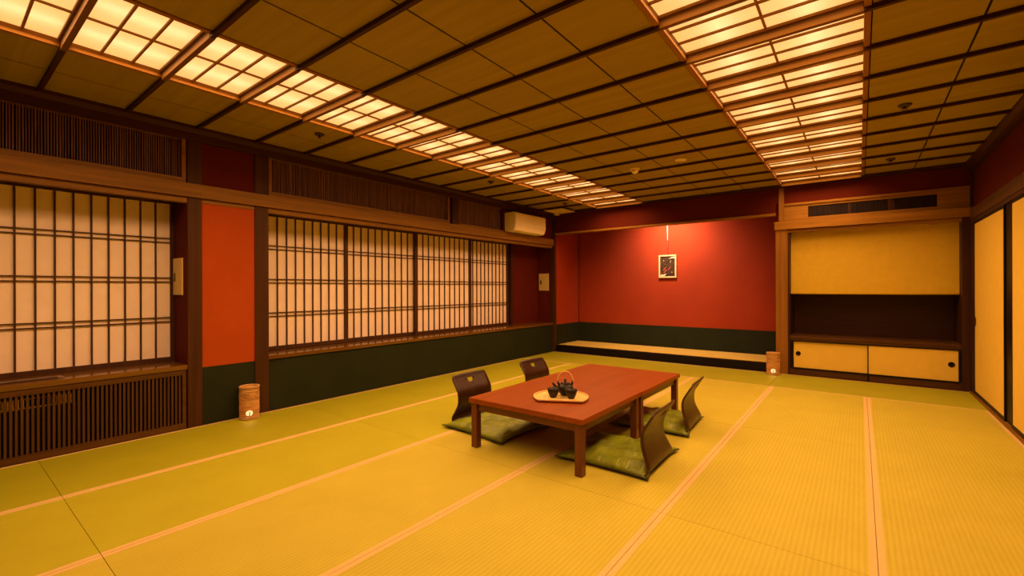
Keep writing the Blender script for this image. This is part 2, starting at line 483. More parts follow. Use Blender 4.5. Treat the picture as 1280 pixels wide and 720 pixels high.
# cornices
def cornice_profile(x, s):
    return [(x, 2.60), (x + s * 0.085, 2.60), (x + s * 0.085, 2.572), (x + s * 0.05, 2.545), (x + s * 0.05, 2.49), (x + s * 0.035, 2.485), (x, 2.485)]
trim(MB().extrude_profile(cornice_profile(XL, 1), 'Y', YF, YB), 'trimY', 'dark cornice along the shoji wall')
trim(MB().extrude_profile([(1.03, 2.60), (0.95, 2.60), (0.95, 2.57), (0.985, 2.545), (0.985, 2.50), (1.03, 2.50)], 'Y', YF, YB), 'trimY', 'dark cornice along the sliding doors')
trim(MB().box(XL, XR, YB - 0.04, YB + 0.02, 2.575, 2.60), 'trimX', 'dark cornice along the far wall')

# ------------------------------------------------------------------ left wall
P1 = (1.389, 1.497); P2 = (1.936, 2.062)
wl = struct('wall_left', 'shoji wall with red and dark green panels')
MB().box(-5.12, -5.02, YF - 0.1, 8.3, -0.056, 2.86).build('backing', 'maroon', wl)
MB().box(XL - 0.40, XL, P1[1], P2[0], 0.508, 2.05).build('red_panel', 'red', wl)
MB().box(XL - 0.10, XL, P1[1], P2[0], 2.05, 2.60).build('upper_panel', 'maroon', wl)  # same wall as red_panel, its shade put into the darker colour
MB().box(XL - 0.05, XL, P1[1], P2[0], -0.05, 0.506).build('dado', 'dado', wl)
MB().box(XL - 0.05, XL, P2[1], YB, -0.05, 0.506).build('dado', 'dado', wl)
MB().box(-5.02, -4.955, 6.425, YB + 0.05, 0.52, 2.05).build('recess_panel', 'maroon', wl)
MB().box(-5.02, XL - 0.002, YB - 0.02, YB + 0.05, 0.50, 2.6).build('recess_return', 'maroon', wl)
MB().box(-5.02, XL - 0.005, 1.386, P1[1], -0.05, 2.6).build('recess_return', 'maroon', wl)
MB().box(XL - 0.06, XL - 0.004, 5.76, YB, 2.10, 2.60).build('upper_panel', 'maroon', wl)
MB().box(-5.02, XL - 0.12, YF, YB, 2.13, 2.60).build('upper_backing', 'black', wl)

def post(x0, x1, y0, y1, z0, z1, mat, label):
    return trim(MB().box(x0, x1, y0, y1, z0, z1, 0.004), mat, label)
post(XL - 0.06, XL + 0.012, P1[0], P1[1], -0.05, 2.49, 'post', 'dark wooden post right of the first shoji window')
post(XL - 0.42, XL + 0.012, P2[0], P2[1], -0.05, 2.49, 'post', 'dark wooden post left of the long shoji window')
post(XL - 0.06, XL + 0.010, 4.59, 4.72, 2.11, 2.49, 'post', 'short post between the two reed transoms')
post(XL - 0.04, XL + 0.05, YB - 0.045, YB + 0.02, -0.05, 2.49, 'post', 'slim corner post by the alcove')
# head beam, track and soffit
trim(MB().box(XL - 0.02, XL + 0.034, YF, YB + 0.01, 1.995, 2.112, 0.004), 'beamY', 'long horizontal beam over the shoji')
trim(MB().box(XL - 0.06, XL + 0.004, YF, P1[0], 1.945, 1.992, 0.002), 'beamY', 'upper track of the first shoji window')
trim(MB().box(XL - 0.02, XL + 0.006, P1[1], P2[0], 1.955, 1.992, 0.002), 'beamY', 'strip over the red panel')
trim(MB().box(XL - 0.06, XL + 0.004, P2[1], YB - 0.045, 1.945, 1.992, 0.002), 'beamY', 'upper track of the long shoji window')
trim(MB().box(-5.02, XL - 0.062, YF, P1[0], 1.985, 2.10), 'trimY', 'soffit over the first shoji window')
trim(MB().box(-5.02, XL - 0.062, P2[1], YB, 1.985, 2.10), 'trimY', 'soffit over the long shoji window')
# sills
trim(MB().box(-5.02, XL + 0.014, YF, P1[0] - 0.004, 0.508, 0.548, 0.005), 'sill', 'polished sill under the first shoji window')
trim(MB().box(-5.02, XL + 0.014, P2[1], YB - 0.046, 0.508, 0.545, 0.005), 'sill', 'polished sill under the long shoji window')
# window jambs
trim(MB().box(-5.0, -4.90, 6.352, 6.425, 0.548, 1.985), 'trimZ', 'dark jamb at the end of the long shoji window')
trim(MB().box(-4.96, -4.945, 6.425, 6.45, 0.548, 1.985), 'post', 'thin edge strip beside the maroon panel')

# ---- reed transoms above the beam
def transom(y0, y1, z0, z1, label, frame_l, frame_r):
    t = empty('reed_transom', (XL, (y0 + y1) / 2, z0), label=label, cat='transom', group='reed transoms above the shoji')
    c = (y0 + y1) / 2
    f = MB()
    f.box(-0.07, 0.012, y0 - c, y1 - c, -0.042, 0.0, 0.002)
    f.box(-0.07, 0.006, y0 - c, y1 - c, z1 - z0, z1 - z0 + 0.03)
    if frame_r: f.box(-0.07, 0.012, y1 - c - 0.030, y1 - c, 0, z1 - z0)
    if frame_l: f.box(-0.07, 0.012, y0 - c, y0 - c + 0.026, 0, z1 - z0)
    f.build('frame', 'beamY', t)
    s = MB()
    n = int((y1 - y0 - 0.05) / 0.0155)
    for i in range(n):
        yy = y0 - c + 0.03 + (i + 0.5) * (y1 - y0 - 0.06) / n + random.uniform(-0.0015, 0.0015)
        w = random.uniform(0.0024, 0.0036)
        s.box(-0.046, -0.040 + random.uniform(-0.003, 0.003), yy - w, yy + w, 0, z1 - z0)
    s.build('reed_slats', 'ranma', t)
transom(YF, 1.378, 2.155, 2.49, 'dark slatted transom above the first shoji window', False, True)
transom(2.066, 4.535, 2.155, 2.49, 'long purplish reed transom above the long shoji window', True, True)
transom(4.722, 5.76, 2.140, 2.49, 'short reed transom beside the air conditioner', False, False)

# ---- shoji panels as windows
def shoji(n, y0, y1, x, stile, label, zt=1.985, zb=0.548, cells=10, left=True, right=True):
    w = struct('window_%d' % n, label)
    w.location = (x, (y0 + y1) / 2, zb)
    c = (y0 + y1) / 2; H = zt - zb
    f = MB()
    ia, ib = y0 - c, y1 - c
    f.box(-0.015, 0.015, ia, ia + stile, 0, H, 0.002)
    f.box(-0.015, 0.015, ib - stile, ib, 0, H, 0.002)
    ia += stile; ib -= stile
    f.box(-0.015, 0.015, ia, ib, 0, 0.042, 0.002)
    f.box(-0.015, 0.015, ia, ib, H - 0.02, H)
    f.build('frame', 'shojiwood', w)
    MB().box(-0.012, -0.008, ia, ib, 0.042, H - 0.02).build('paper', 'paper', w)
    l = MB()
    for i in range(1, cells):
        yy = ia + (ib - ia) * i / cells
        l.box(-0.008, 0.008, yy - 0.0055, yy + 0.0055, 0.042, H - 0.02)
    for zz in (1.6365, 1.282, 0.9265):
        for d in (-0.0185, 0.0185):
            l.box(-0.008, 0.0065, ia, ib, zz + d - zb - 0.0045, zz + d - zb + 0.0045)
    l.build('lattice', 'shojiwood', w)
shoji(1, 0.275, 1.388, -4.935, 0.030, 'shoji panel at the left edge above the slatted grille')
shoji(2, -0.84, 0.300, -4.972, 0.030, 'shoji panel beyond the left edge')
shoji(3, 2.064, 3.142, -4.935, 0.046, 'first panel of the long shoji window, by the post')
shoji(4, 3.096, 4.248, -4.970, 0.050, 'second panel of the long shoji window')
shoji(5, 4.184, 5.345, -4.935, 0.052, 'third panel of the long shoji window')
shoji(6, 5.284, 6.352, -4.970, 0.045, 'last panel of the long shoji window, by the maroon panel')

# ---- slatted grille under the first window
t = empty('slatted_grille', (XL, 0.0, 0.0), label='dark wooden slatted grille under the first shoji window sill', cat='grille')
f = MB()
f.box(-0.03, 0.006, YF, 1.376, 0.463, 0.506, 0.002)
f.box(-0.03, 0.010, YF, 1.376, 0.003, 0.050, 0.002)
f.box(-0.03, 0.006, 1.350, 1.376, 0.05, 0.463)
f.build('frame', 'grilleframe', t)
s = MB()
yy = 1.332
while yy > YF:
    s.box(-0.020, 0.001, yy - 0.0068, yy + 0.0068, 0.05, 0.463)
    yy -= 0.0262
s.build('slats', 'slat', t)
MB().box(-0.40, -0.38, YF, 1.386, 0.003, 0.506).build('back_board', 'black', t)
t = empty('fan_heater', (-4.715, 0.42, 0.0), label='old heater with brass fins behind the slatted grille', cat='heater')
MB().box(-0.10, 0.08, -0.62, 0.33, 0.003, 0.36, 0.01).build('casing', 'lacquer', t)
b = MB()
for i in range(16):
    b.box(0.02, 0.082, -0.12 + i * 0.024, -0.112 + i * 0.024, 0.365, 0.425)
b.box(0.02, 0.07, -0.14, 0.27, 0.36, 0.372); b.box(0.02, 0.07, -0.14, 0.27, 0.425, 0.432)
b.build('brass_fins', 'brass', t)
t = empty('sill_vent', (-4.70, 0.20, 0.548), label='flat bronze vent strip lying on the near window sill', cat='vent')
MB().box(-0.065, 0.06, -1.0, 0.435, 0.0, 0.007, 0.002).build('vent_frame', 'steel', t)
MB().box(0.02, 0.062, -1.0, 0.40, 0.007, 0.010).build('vent_slot', 'lacquer', t)

# ---- switch box covers on the recess returns
def cover(y, label):
    t = empty('switch_cover', (-4.80, y, 1.148), label=label, cat='switch cover', group='cream switch covers beside the shoji')
    MB().box(-0.112, 0.112, -0.012, 0.0, 0, 0.325, 0.003).build('plate', 'plate', t)
    MB().box(-0.082, -0.050, -0.0145, -0.011, 0.12, 0.195, 0.002).build('recessed_pull', 'dark_metal', t)
cover(1.3855, 'cream switch cover beside the first shoji window')
cover(YB - 0.0205, 'cream switch cover beside the maroon panel in the far corner')

# ---- air conditioner
t = empty('air_conditioner', (XL + 0.034, 6.25, 2.125), label='cream wall air conditioner on the beam in the far corner', cat='air conditioner')
def ac_prof(z):
    pass
prof = [(-0.034, 0.0), (0.115, 0.0), (0.155, 0.016), (0.178, 0.075), (0.184, 0.12), (0.184, 0.285), (0.172, 0.305), (-0.034, 0.305)]
b = MB().extrude_profile(prof, 'Y', -0.45, 0.43)
bmesh.ops.bevel(b.bm, geom=[e for e in b.bm.edges if abs(abs((e.verts[0].co.y - e.verts[1].co.y)) - 0.88) < 0.01], offset=0.008, segments=3, affect='EDGES')
b.build('body', 'white', t)
MB().box(0.178, 0.190, -0.445, 0.425, 0.088, 0.282, 0.005).build('front_panel', 'white', t)
MB().extrude_profile([(0.158, 0.012), (0.166, 0.010), (0.187, 0.070), (0.182, 0.078)], 'Y', -0.43, 0.41).build('air_flap', 'white', t)
MB().box(0.110, 0.135, 0.27, 0.30, -0.008, 0.002, 0.002).build('drain_tip', 'cord', t)
MB().box(-0.034, -0.004, -0.2, 0.2, 0.305, 0.33).build('wall_bracket', 'dark_metal', t)

# ------------------------------------------------------------------ far wall: picture alcove
wb = struct('wall_back', 'red far wall')
MB().box(-4.56, -0.93, YB + 0.0, YB + 0.06, 2.23, 2.62).build('upper_panel', 'maroon', wb)
MB().box(-0.93, 1.05, YB + 0.0, YB + 0.06, 2.352, 2.62).build('upper_panel', 'maroon', wb)
ST(MB().box(-4.66, -4.56, YB + 0.02, 8.26, 0.0, 2.62).build('wall_alcove_side', 'alcovered'))
ST(MB().box(-4.56, -4.555, YB + 0.025, 8.18, 0.12, 0.505).build('wall_alcove_side_dado', 'dado'))
ST(MB().box(-4.66, -0.80, 8.18, 8.26, 0.0, 2.62).build('wall_alcove_back', 'alcovered'))
ST(MB().box(-4.555, -0.90, 8.174, 8.18, 0.12, 0.505).build('wall_alcove_back_dado', 'dado'))
ST(MB().box(-0.90, -0.81, YB + 0.05, 8.18, 0.0, 2.62).build('wall_alcove_partition', 'alcovered'))
ST(MB().box(-4.66, -0.80, YB + 0.06, 8.26, 2.62, 2.66).build('wall_alcove_ceiling', 'trimX'))
trim(MB().box(-4.562, -4.55, 8.165, 8.18, 0.12, 2.60), 'post', 'thin upright strip in the alcove corner')
trim(MB().box(-4.55, -0.93, YB - 0.03, YB + 0.06, 2.200, 2.232, 0.003), 'beamX', 'lintel across the picture alcove')
trim(MB().box(-4.555, -0.90, YB - 0.0, YB + 0.10, -0.05, 0.122, 0.003), 'lacquer', 'black lacquered front edge of the alcove step')
t = empty('alcove_mat', (-2.73, 7.78, 0.0), label='woven straw mat on the raised alcove step', cat='tatami mat')
MB().box(-1.825, 1.83, -0.40, 0.398, 0.0, 0.124).build('woven_surface', 'matfloor', t)
e_ = MB().box(-1.825, 1.83, 0.36, 0.3975, 0.124, 0.127); e_.build('cloth_border', 'sill', t)
post(-0.928, -0.785, YB - 0.03, YB + 0.06, -0.05, 2.10, 'postlight', 'pale wooden post between picture alcove and cupboard')
post(-0.890, -0.828, YB - 0.022, YB + 0.05, 2.10, 2.575, 'postlight', 'slim upper post between picture alcove and cupboard')

# picture
t = empty('hanging_picture', (-2.735, 8.17, 1.375), label='small dark abstract picture in cream frame hung in red alcove', cat='picture')
f = MB()
W_, H_, fw = 0.157, 0.41, 0.024
for a, b in ((-W_, -W_ + fw), (W_ - fw, W_)):
    f.box(a, b, -0.030, 0.0, 0, H_, 0.003)
f.box(-W_ + fw, W_ - fw, -0.030, 0.0, 0, fw, 0.003); f.box(-W_ + fw, W_ - fw, -0.030, 0.0, H_ - fw, H_, 0.003)
f.build('frame', 'plate', t)
cv = MB().box(-W_ + fw, W_ - fw, -0.014, -0.002, fw, H_ - fw).build('painting', 'canvas', t)
def stroke(pts, mat):
    b = MB()
    vs = [b.bm.verts.new((x, -0.0155, z)) for x, z in pts]; vs2 = [b.bm.verts.new((x, -0.013, z)) for x, z in pts]
    b.bm.faces.new(vs); b.bm.faces.new(list(reversed(vs2)))
    for i in range(len(pts)):
        j = (i + 1) % len(pts); b.bm.faces.new((vs[i], vs[j], vs2[j], vs2[i]))
    b.build('paint_mark', mat, cv)
stroke([(0.127, 0.38), (0.127, 0.345), (0.08, 0.352), (0.02, 0.338), (0.06, 0.362), (0.085, 0.38)], 'pale')
stroke([(-0.127, 0.03), (-0.127, 0.062), (-0.09, 0.058), (-0.02, 0.075), (-0.045, 0.045), (-0.05, 0.03)], 'pale')
for cx, cz in ((-0.055, 0.165), (-0.045, 0.115), (0.03, 0.170)):
    stroke([(cx - 0.028, cz - 0.03), (cx - 0.012, cz - 0.03), (cx + 0.03, cz + 0.028), (cx + 0.016, cz + 0.03)], 'redpaint')
for cx, cz in ((-0.07, 0.31), (0.055, 0.30), (0.045, 0.275), (0.075, 0.10)):
    stroke([(cx - 0.008, cz), (cx, cz - 0.009), (cx + 0.008, cz), (cx, cz + 0.009)], 'pale')
MB().tube([(0, -0.012, H_ + 0.26), (0, -0.012, H_ + 1.05)], 0.010, 8).build('hanging_cord', 'cord', t)
b = MB()
b.tube([(0, -0.012, H_ - 0.005), (0, -0.012, H_ + 0.26)], 0.007, 8)
for i in range(12):
    zz = H_ + 0.02 + i * 0.02
    b.tube([(-0.009, -0.012, zz), (0, -0.021, zz + 0.006), (0.009, -0.012, zz + 0.012)], 0.004, 6)
b.build('twisted_cord', 'cordred', t)
ld = bpy.data.lights.new('alcove_spot', 'SPOT'); ld.energy = 185; ld.color = (1.0, 0.62, 0.55); ld.spot_size = math.radians(140); ld.spot_blend = 1.0; ld.shadow_soft_size = 0.06
lo = bpy.data.objects.new('alcove_spot', ld); COL.objects.link(lo)
lo.location = (-2.62, 7.46, 2.46)
lo.rotation_euler = (Vector((-2.60, 8.18, 1.80)) - Vector(lo.location)).to_track_quat('-Z', 'Y').to_euler()
t = empty('ceiling_spotlight', (-2.62, 7.46, 2.62), label='small spotlight hidden behind the alcove lintel', cat='spotlight')
MB().lathe([(0, 0), (0.05, 0), (0.05, -0.02), (0, -0.02)], 20).build('lamp_can', 'dark_metal', t)

# ------------------------------------------------------------------ far wall: cupboard niche
trim(MB().box(-0.94, 1.03, YB - 0.055, YB + 0.02, 1.995, 2.102, 0.004), 'beamX', 'horizontal beam over the cupboard niche')
trim(MB().box(-0.785, 0.935, YB - 0.012, YB + 0.05, 1.950, 1.992, 0.002), 'beamX', 'strip below the beam over the niche')
trim(MB().box(-0.83, 1.03, YB - 0.018, YB + 0.03, 2.322, 2.352, 0.003), 'beamX', 'thin rail above the niche grille')
post(0.932, 1.03, YB - 0.03, YB + 0.06, -0.05, 2.10, 'trimZ', 'dark post in the right far corner')
post(1.0, 1.06, YB - 0.03, YB + 0.06, 2.0, 2.58, 'trimZ', 'dark upper corner post')
trim(MB().box(-0.785, -0.763, YB - 0.01, YB + 0.55, 0.0, 1.99), 'trimZ', 'dark jamb at the niche')
# transom board with grille
t = empty('transom_grille', (0.09, YB, 2.102), label='brown board with dark slatted grille above the cupboard niche', cat='grille')
f = MB()
f.box(-0.92, -0.638, 0.0, 0.03, 0.0, 0.22, 0.001); f.box(0.640, 0.94, 0.0, 0.03, 0.0, 0.22, 0.001)
f.box(-0.638, 0.640, 0.0, 0.03, 0.0, 0.045); f.box(-0.638, 0.640, 0.0, 0.03, 0.190, 0.22)
f.build('board', 'beamX', t)
s = MB()
n = 84
for i in range(n):
    xx = -0.638 + (i + 0.5) * 1.278 / n
    s.box(xx - 0.0042, xx + 0.0042, 0.012, 0.022, 0.045, 0.190)
s.build('slats', 'reeddark', t)
MB().box(-0.205, -0.180, 0.006, 0.026, 0.045, 0.190).build('divider', 'trimZ', t)
MB().box(0.19, 0.255, 0.006, 0.026, 0.045, 0.190).build('divider', 'trimZ', t)
MB().box(-0.638, 0.640, 0.028, 0.032, 0.045, 0.190).build('backing', 'black', t)
# niche shell
nw = struct('wall_niche', 'dark wooden niche above the low cupboard')
MB().box(-0.78, 1.02, 7.86, 7.92, 0.0, 2.02).build('niche_back', 'trimX', nw)
MB().box(0.934, 1.03, YB + 0.05, 7.9, 0.0, 2.02).build('niche_side', 'trimZ', nw)
MB().box(-0.78, 1.02, YB + 0.05, 7.9, 1.99, 2.03).build('niche_top', 'trimX', nw)
# cream screen
t = empty('hanging_screen', (0.085, YB + 0.135, 1.104), label='wide cream screen hanging in the niche above the dark shelf', cat='screen')
MB().box(-0.845, 0.845, -0.012, 0.012, 0.012, 0.885).build('screen_sheet', 'screen', t)
MB().tube([(-0.845, 0, 0.008), (0.845, 0, 0.008)], 0.011, 10).build('bottom_bar', 'screen', t)
for x in (-0.61, 0.62):
    MB().box(x - 0.035, x + 0.035, -0.030, 0.0, 0.845, 0.872, 0.003).build('bracket', 'steel', t)
# low cupboard
t = empty('low_cupboard', (0.085, YB, 0.0), label='low built in cupboard with two cream sliding doors', cat='cupboard')
b = MB()
b.box(-0.848, 0.847, 0.0, 0.58, 0.50, 0.530, 0.003)
b.box(-0.848, 0.847, 0.010, 0.05, 0.470, 0.498)
b.build('shelf_top', 'shelfwood', t)
b = MB()
b.box(-0.848, 0.847, 0.015, 0.06, 0.002, 0.092)
b.build('base', 'shelfwood', t)
b = MB()
b.box(-0.848, -0.818, 0.005, 0.04, 0.092, 0.47); b.box(0.832, 0.847, 0.005, 0.04, 0.092, 0.47)
b.box(-0.818, 0.832, 0.005, 0.04, 0.080, 0.098); b.box(-0.818, 0.832, 0.005, 0.04, 0.456, 0.472)
b.box(-0.010, 0.010, 0.013, 0.04, 0.002, 0.08)
b.build('door_frame', 'lacquer', t)
MB().box(-0.84, 0.84, 0.10, 0.56, 0.01, 0.49).build('cabinet_interior', 'black', t)
for a, c, y, px in ((-0.818, 0.010, 0.030, -0.753), (-0.008, 0.832, 0.014, 0.762)):
    d = MB().box(a + 0.011, c - 0.011, y, y + 0.012, 0.100, 0.455).build('sliding_door', 'cream', t)
    e_ = MB()
    e_.box(a, a + 0.012, y - 0.003, y + 0.013, 0.098, 0.456); e_.box(c - 0.012, c, y - 0.003, y + 0.013, 0.098, 0.456)
    e_.build('door_edge', 'lacquer', d)
    p = MB().lathe([(0, 0), (0.022, 0), (0.026, 0.003), (0.030, 0.004), (0.030, 0), (0.030, -0.002), (0, -0.002)], 24)
    bmesh.ops.rotate(p.bm, verts=p.bm.verts, cent=(0, 0, 0), matrix=Matrix.Rotation(PI / 2, 3, 'X'))
    bmesh.ops.scale(p.bm, verts=p.bm.verts, vec=(1.0, 1.0, 1.05))
    bmesh.ops.translate(p.bm, verts=p.bm.verts, vec=(px, y - 0.001, 0.291))
    p.build('pull', 'lacquer', d)

# ------------------------------------------------------------------ right wall
wr = struct('wall_right', 'red wall above the sliding doors')
MB().box(1.03, 1.13, YF - 0.1, 7.9, 1.9, 2.86).build('upper_panel', 'maroon', wr)
MB().box(1.10, 1.2, YF - 0.1, 7.9, -0.056, 2.0).build('backing', 'maroon', wr)
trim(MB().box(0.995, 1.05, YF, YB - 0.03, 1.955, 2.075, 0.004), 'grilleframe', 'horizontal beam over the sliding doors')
trim(MB().box(1.0, 1.09, YF, YB - 0.03, 1.915, 1.953, 0.002), 'trimY', 'upper track of the sliding doors')
post(1.005, 1.10, 7.115, YB - 0.02, 0.0, 1.955, 'trimZ', 'dark corner jamb beside the sliding doors')
def fusuma(n, y0, y1, x, label, pull_y):
    d = struct('door_%d' % n, label)
    d.location = (x, (y0 + y1) / 2, 0.014)
    h = (y1 - y0) / 2
    f = MB()
    fr = 0.026
    for a, b in ((-h, -h + fr), (h - fr, h)):
        f.box(-0.004, 0.026, a, b, 0, 1.905, 0.002)
    f.box(-0.004, 0.026, -h + fr, h - fr, 0, 0.034, 0.002); f.box(-0.004, 0.026, -h + fr, h - fr, 1.878, 1.905, 0.002)
    f.build('frame', 'lacquer', d)
    MB().box(0.0, 0.022, -h + fr, h - fr, 0.034, 1.878).build('paper_face', 'cream', d)
    MB().box(-0.003, 0.004, pull_y - 0.028, pull_y + 0.028, 0.755, 0.845, 0.003).build('door_handle', 'dark_metal', d)
fusuma(1, 5.790, 7.112, 1.012, 'cream sliding door next to the cupboard niche', 0.60)
fusuma(2, 4.33, 5.562, 1.012, 'cream sliding door at the right edge', -0.56)
post(1.02, 1.10, 5.562, 5.790, 0.013, 1.914, 'lacquer', 'black post between the sliding doors')
fusuma(3, 2.84, 4.10, 1.012, 'cream sliding door beyond the right edge', 0.56)
post(1.02, 1.10, 4.10, 4.33, 0.013, 1.914, 'lacquer', 'black post between further sliding doors')
wr2 = MB().box(1.02, 1.10, YF, 2.84, 0.0, 1.914).build('side_panel', 'red', wr)

# wall behind the camera
ST(MB().box(-5.1, 1.2, YF - 0.1, YF, -0.056, 2.86).build('wall_front', 'maroon'), 'plain red wall opposite the alcove')

# ------------------------------------------------------------------ tables
def make_table(label, cx, cy):
    hx, hy, zt = 0.485, 0.4795, 0.372
    t = empty('low_table', (cx, cy, 0.0006), label=label, cat='low table', group='square low tables pushed together')
    MB().box(-hx, hx, -hy, hy, zt - 0.036, zt, 0.0025).build('tabletop', 'table', t)
    L = 0.026
    for sx in (-1, 1):
        for sy in (-1, 1):
            x, y = sx * (hx - 0.014 - L), sy * (hy - 0.014 - L)
            MB().box(x - L, x + L, y - L, y + L, 0, zt - 0.036, 0.003).build('leg', 'tableleg', t)
    a = MB()
    ax, ay = hx - 0.03, hy - 0.03
    g = 0.014 + 2 * L
    for s in (-1, 1):
        a0, a1 = sorted((s * ay, s * (ay - 0.02)))
        a.box(-hx + g, hx - g, a0, a1, zt - 0.092, zt - 0.036)
        a0, a1 = sorted((s * ax, s * (ax - 0.02)))
        a.box(a0, a1, -hy + g, hy - g, zt - 0.092, zt - 0.036)
    a.build('apron', 'tableleg', t)
    return t
make_table('red brown low table carrying the tea tray', -1.860, 2.990)
make_table('bare red brown low table pushed behind the tea tray table', -1.855, 3.950)

# ------------------------------------------------------------------ chairs and cushions
def back_profile():
    # (u forward from the back, z): seat plate on the floor, bend, then an S-shaped back
    pts = [(0.46, 0.0), (0.34, 0.0), (0.22, 0.0), (0.13, 0.0), (0.085, 0.001), (0.050, 0.010), (0.022, 0.032), (0.008, 0.065)]
    for i in range(1, 17):
        z = 0.065 + i * (0.425 - 0.065) / 16
        s = (z - 0.065) / 0.36
        u = 0.008 + 0.050 * math.sin(PI * min(1.0, s / 0.95)) ** 1.3 * (1 - 0.25 * s) - 0.040 * max(0, s - 0.60) / 0.40
        pts.append((u, z))
    return pts
def half_width(k, n, z):
    if z < 0.012: return 0.235 if k > 0 else 0.225
    s = min(1.0, z / 0.425)
    w = 0.262 - 0.075 * math.sin(PI * min(1.0, s / 0.80)) ** 1.0 * (1 if s < 0.40 else 1)
    # waist near 45 % of the height, flaring to the top
    w = 0.212 + 0.051 * max(0.0, 1 - s / 0.45) ** 1.4 + 0.006 * max(0.0, (s - 0.42) / 0.58) ** 0.8
    if s > 0.90: w -= 0.020 * ((s - 0.90) / 0.10) ** 2.5
    return w
def zaisu(label):
    t = empty('legless_chair', (0, 0, 0), label=label, cat='legless chair', group='legless chairs around the low tables')
    pr = back_profile()
    th = 0.009
    # offset normals in (u,z)
    nv = 13
    b = MB()
    front, rear = [], []
    for i, (u, z) in enumerate(pr):
        a = pr[max(0, i - 1)]; c = pr[min(len(pr) - 1, i + 1)]
        du, dz = c[0] - a[0], c[1] - a[1]
        L = math.hypot(du, dz); nu, nz = dz / L, -du / L          # towards the sitter / up
        hw = half_width(i, len(pr), z)
        r1, r2 = [], []
        for j in range(nv):
            s = -1 + 2 * j / (nv - 1)
            y = s * hw
            drop = 0.0
            if z > 0.40: drop = -0.006 * abs(s) ** 4
            dish = 0.010 * (s * s) * min(1, max(0, (z - 0.05) / 0.12))      # wraps a little around the sitter
            r1.append(b.bm.verts.new((u + nu * th + dish, y, z + 0.001 + nz * th + drop)))
            r2.append(b.bm.verts.new((u + dish, y, z + 0.001 + drop)))
        front.append(r1); rear.append(r2)
    def strip(g, flip):
        for a, c in zip(g, g[1:]):
            for j in range(nv - 1):
                q = [a[j], a[j + 1], c[j + 1], c[j]]
                f = b.bm.faces.new(q[::-1] if flip else q); f.smooth = True
    strip(front, False); strip(rear, True)
    n = len(front)
    for i in range(n - 1):
        for j in (0, nv - 1):
            f = b.bm.faces.new((front[i][j], front[i + 1][j], rear[i + 1][j], rear[i][j])); f.material_index = 1
    for i in (0, n - 1):
        for j in range(nv - 1):
            f = b.bm.faces.new((front[i][j], front[i][j + 1], rear[i][j + 1], rear[i][j])); f.material_index = 1
    o = b.build('plywood_shell', ['ply', 'plyedge'], t)
    # half-moon hand hole
    c = MB()
    pts = [(-0.038, 0.384), (0.038, 0.384)] + [(0.038 * math.copysign(abs(math.cos(a)) ** 0.75, math.cos(a)), 0.380 - 0.032 * math.sin(a) ** 0.8) for a in [PI * k / 12 for k in range(1, 12)]]
    c.extrude_profile(pts, 'X', -0.12, 0.16)
    cut = c.build('cutter', 'ply')
    boolean_cut(o, cut)
    return t
def zabuton(label, seed, wx=0.66, wy=0.64):
    rnd = random.Random(seed)
    t = empty('floor_cushion', (0, 0, 0), label=label, cat='floor cushion', group='green satin cushions on the legless chairs')
    n = 28
    b = MB()
    ph = [rnd.uniform(0, 6.28) for _ in range(8)]
    def dims(i, j):
        s, q = -1 + 2 * i / n, -1 + 2 * j / n
        k = 1 - 0.11 * (1 - q * q) ; l = 1 - 0.07 * (1 - s * s)
        x, y = s * wx / 2 * k, q * wy / 2 * l
        e = (1 - abs(s) ** 4) * (1 - abs(q) ** 4)
        e = max(0, e) ** 0.5
        return x, y, e, s, q
    top, bot = [], []
    for i in range(n + 1):
        r1, r2 = [], []
        for j in range(n + 1):
            x, y, e, s, q = dims(i, j)
            w = 0.005 * math.sin(9 * x * 4 + 14 * y + ph[0]) + 0.005 * math.sin(40 * y - 12 * x + ph[1]) + 0.004 * math.sin(55 * x + 25 * y + ph[2])
            tz = 0.010 + 0.056 * e + w * e
            # slight dent in the middle where a tuft sits
            tz -= 0.014 * math.exp(-((x * x + y * y) / 0.010))
            edge = i in (0, n) or j in (0, n)
            v = b.bm.verts.new((x, y, 0.010 if edge else tz))
            r1.append(v)
            r2.append(v if edge else b.bm.verts.new((x, y, 0.010 - 0.010 * min(1, e * 1.6))))
        top.append(r1); bot.append(r2)
    for i in range(n):
        for j in range(n):
            f = b.bm.faces.new((top[i][j], top[i + 1][j], top[i + 1][j + 1], top[i][j + 1])); f.smooth = True
            f = b.bm.faces.new((bot[i][j], bot[i][j + 1], bot[i + 1][j + 1], bot[i + 1][j])); f.smooth = True
    b.build('cover', 'cushion', t)
    p = MB()
    loop = [dims(i, 0)[:2] for i in range(n)] + [dims(n, j)[:2] for j in range(n)] + [dims(n - i, n)[:2] for i in range(n)] + [dims(0, n - j)[:2] for j in range(n)]
    pts = [(x * 1.004, y * 1.004, 0.010) for x, y in loop]; pts.append(pts[0])
    p.tube(pts, 0.0035, 6)
    p.build('piped_edge', 'seam', t)
    return t

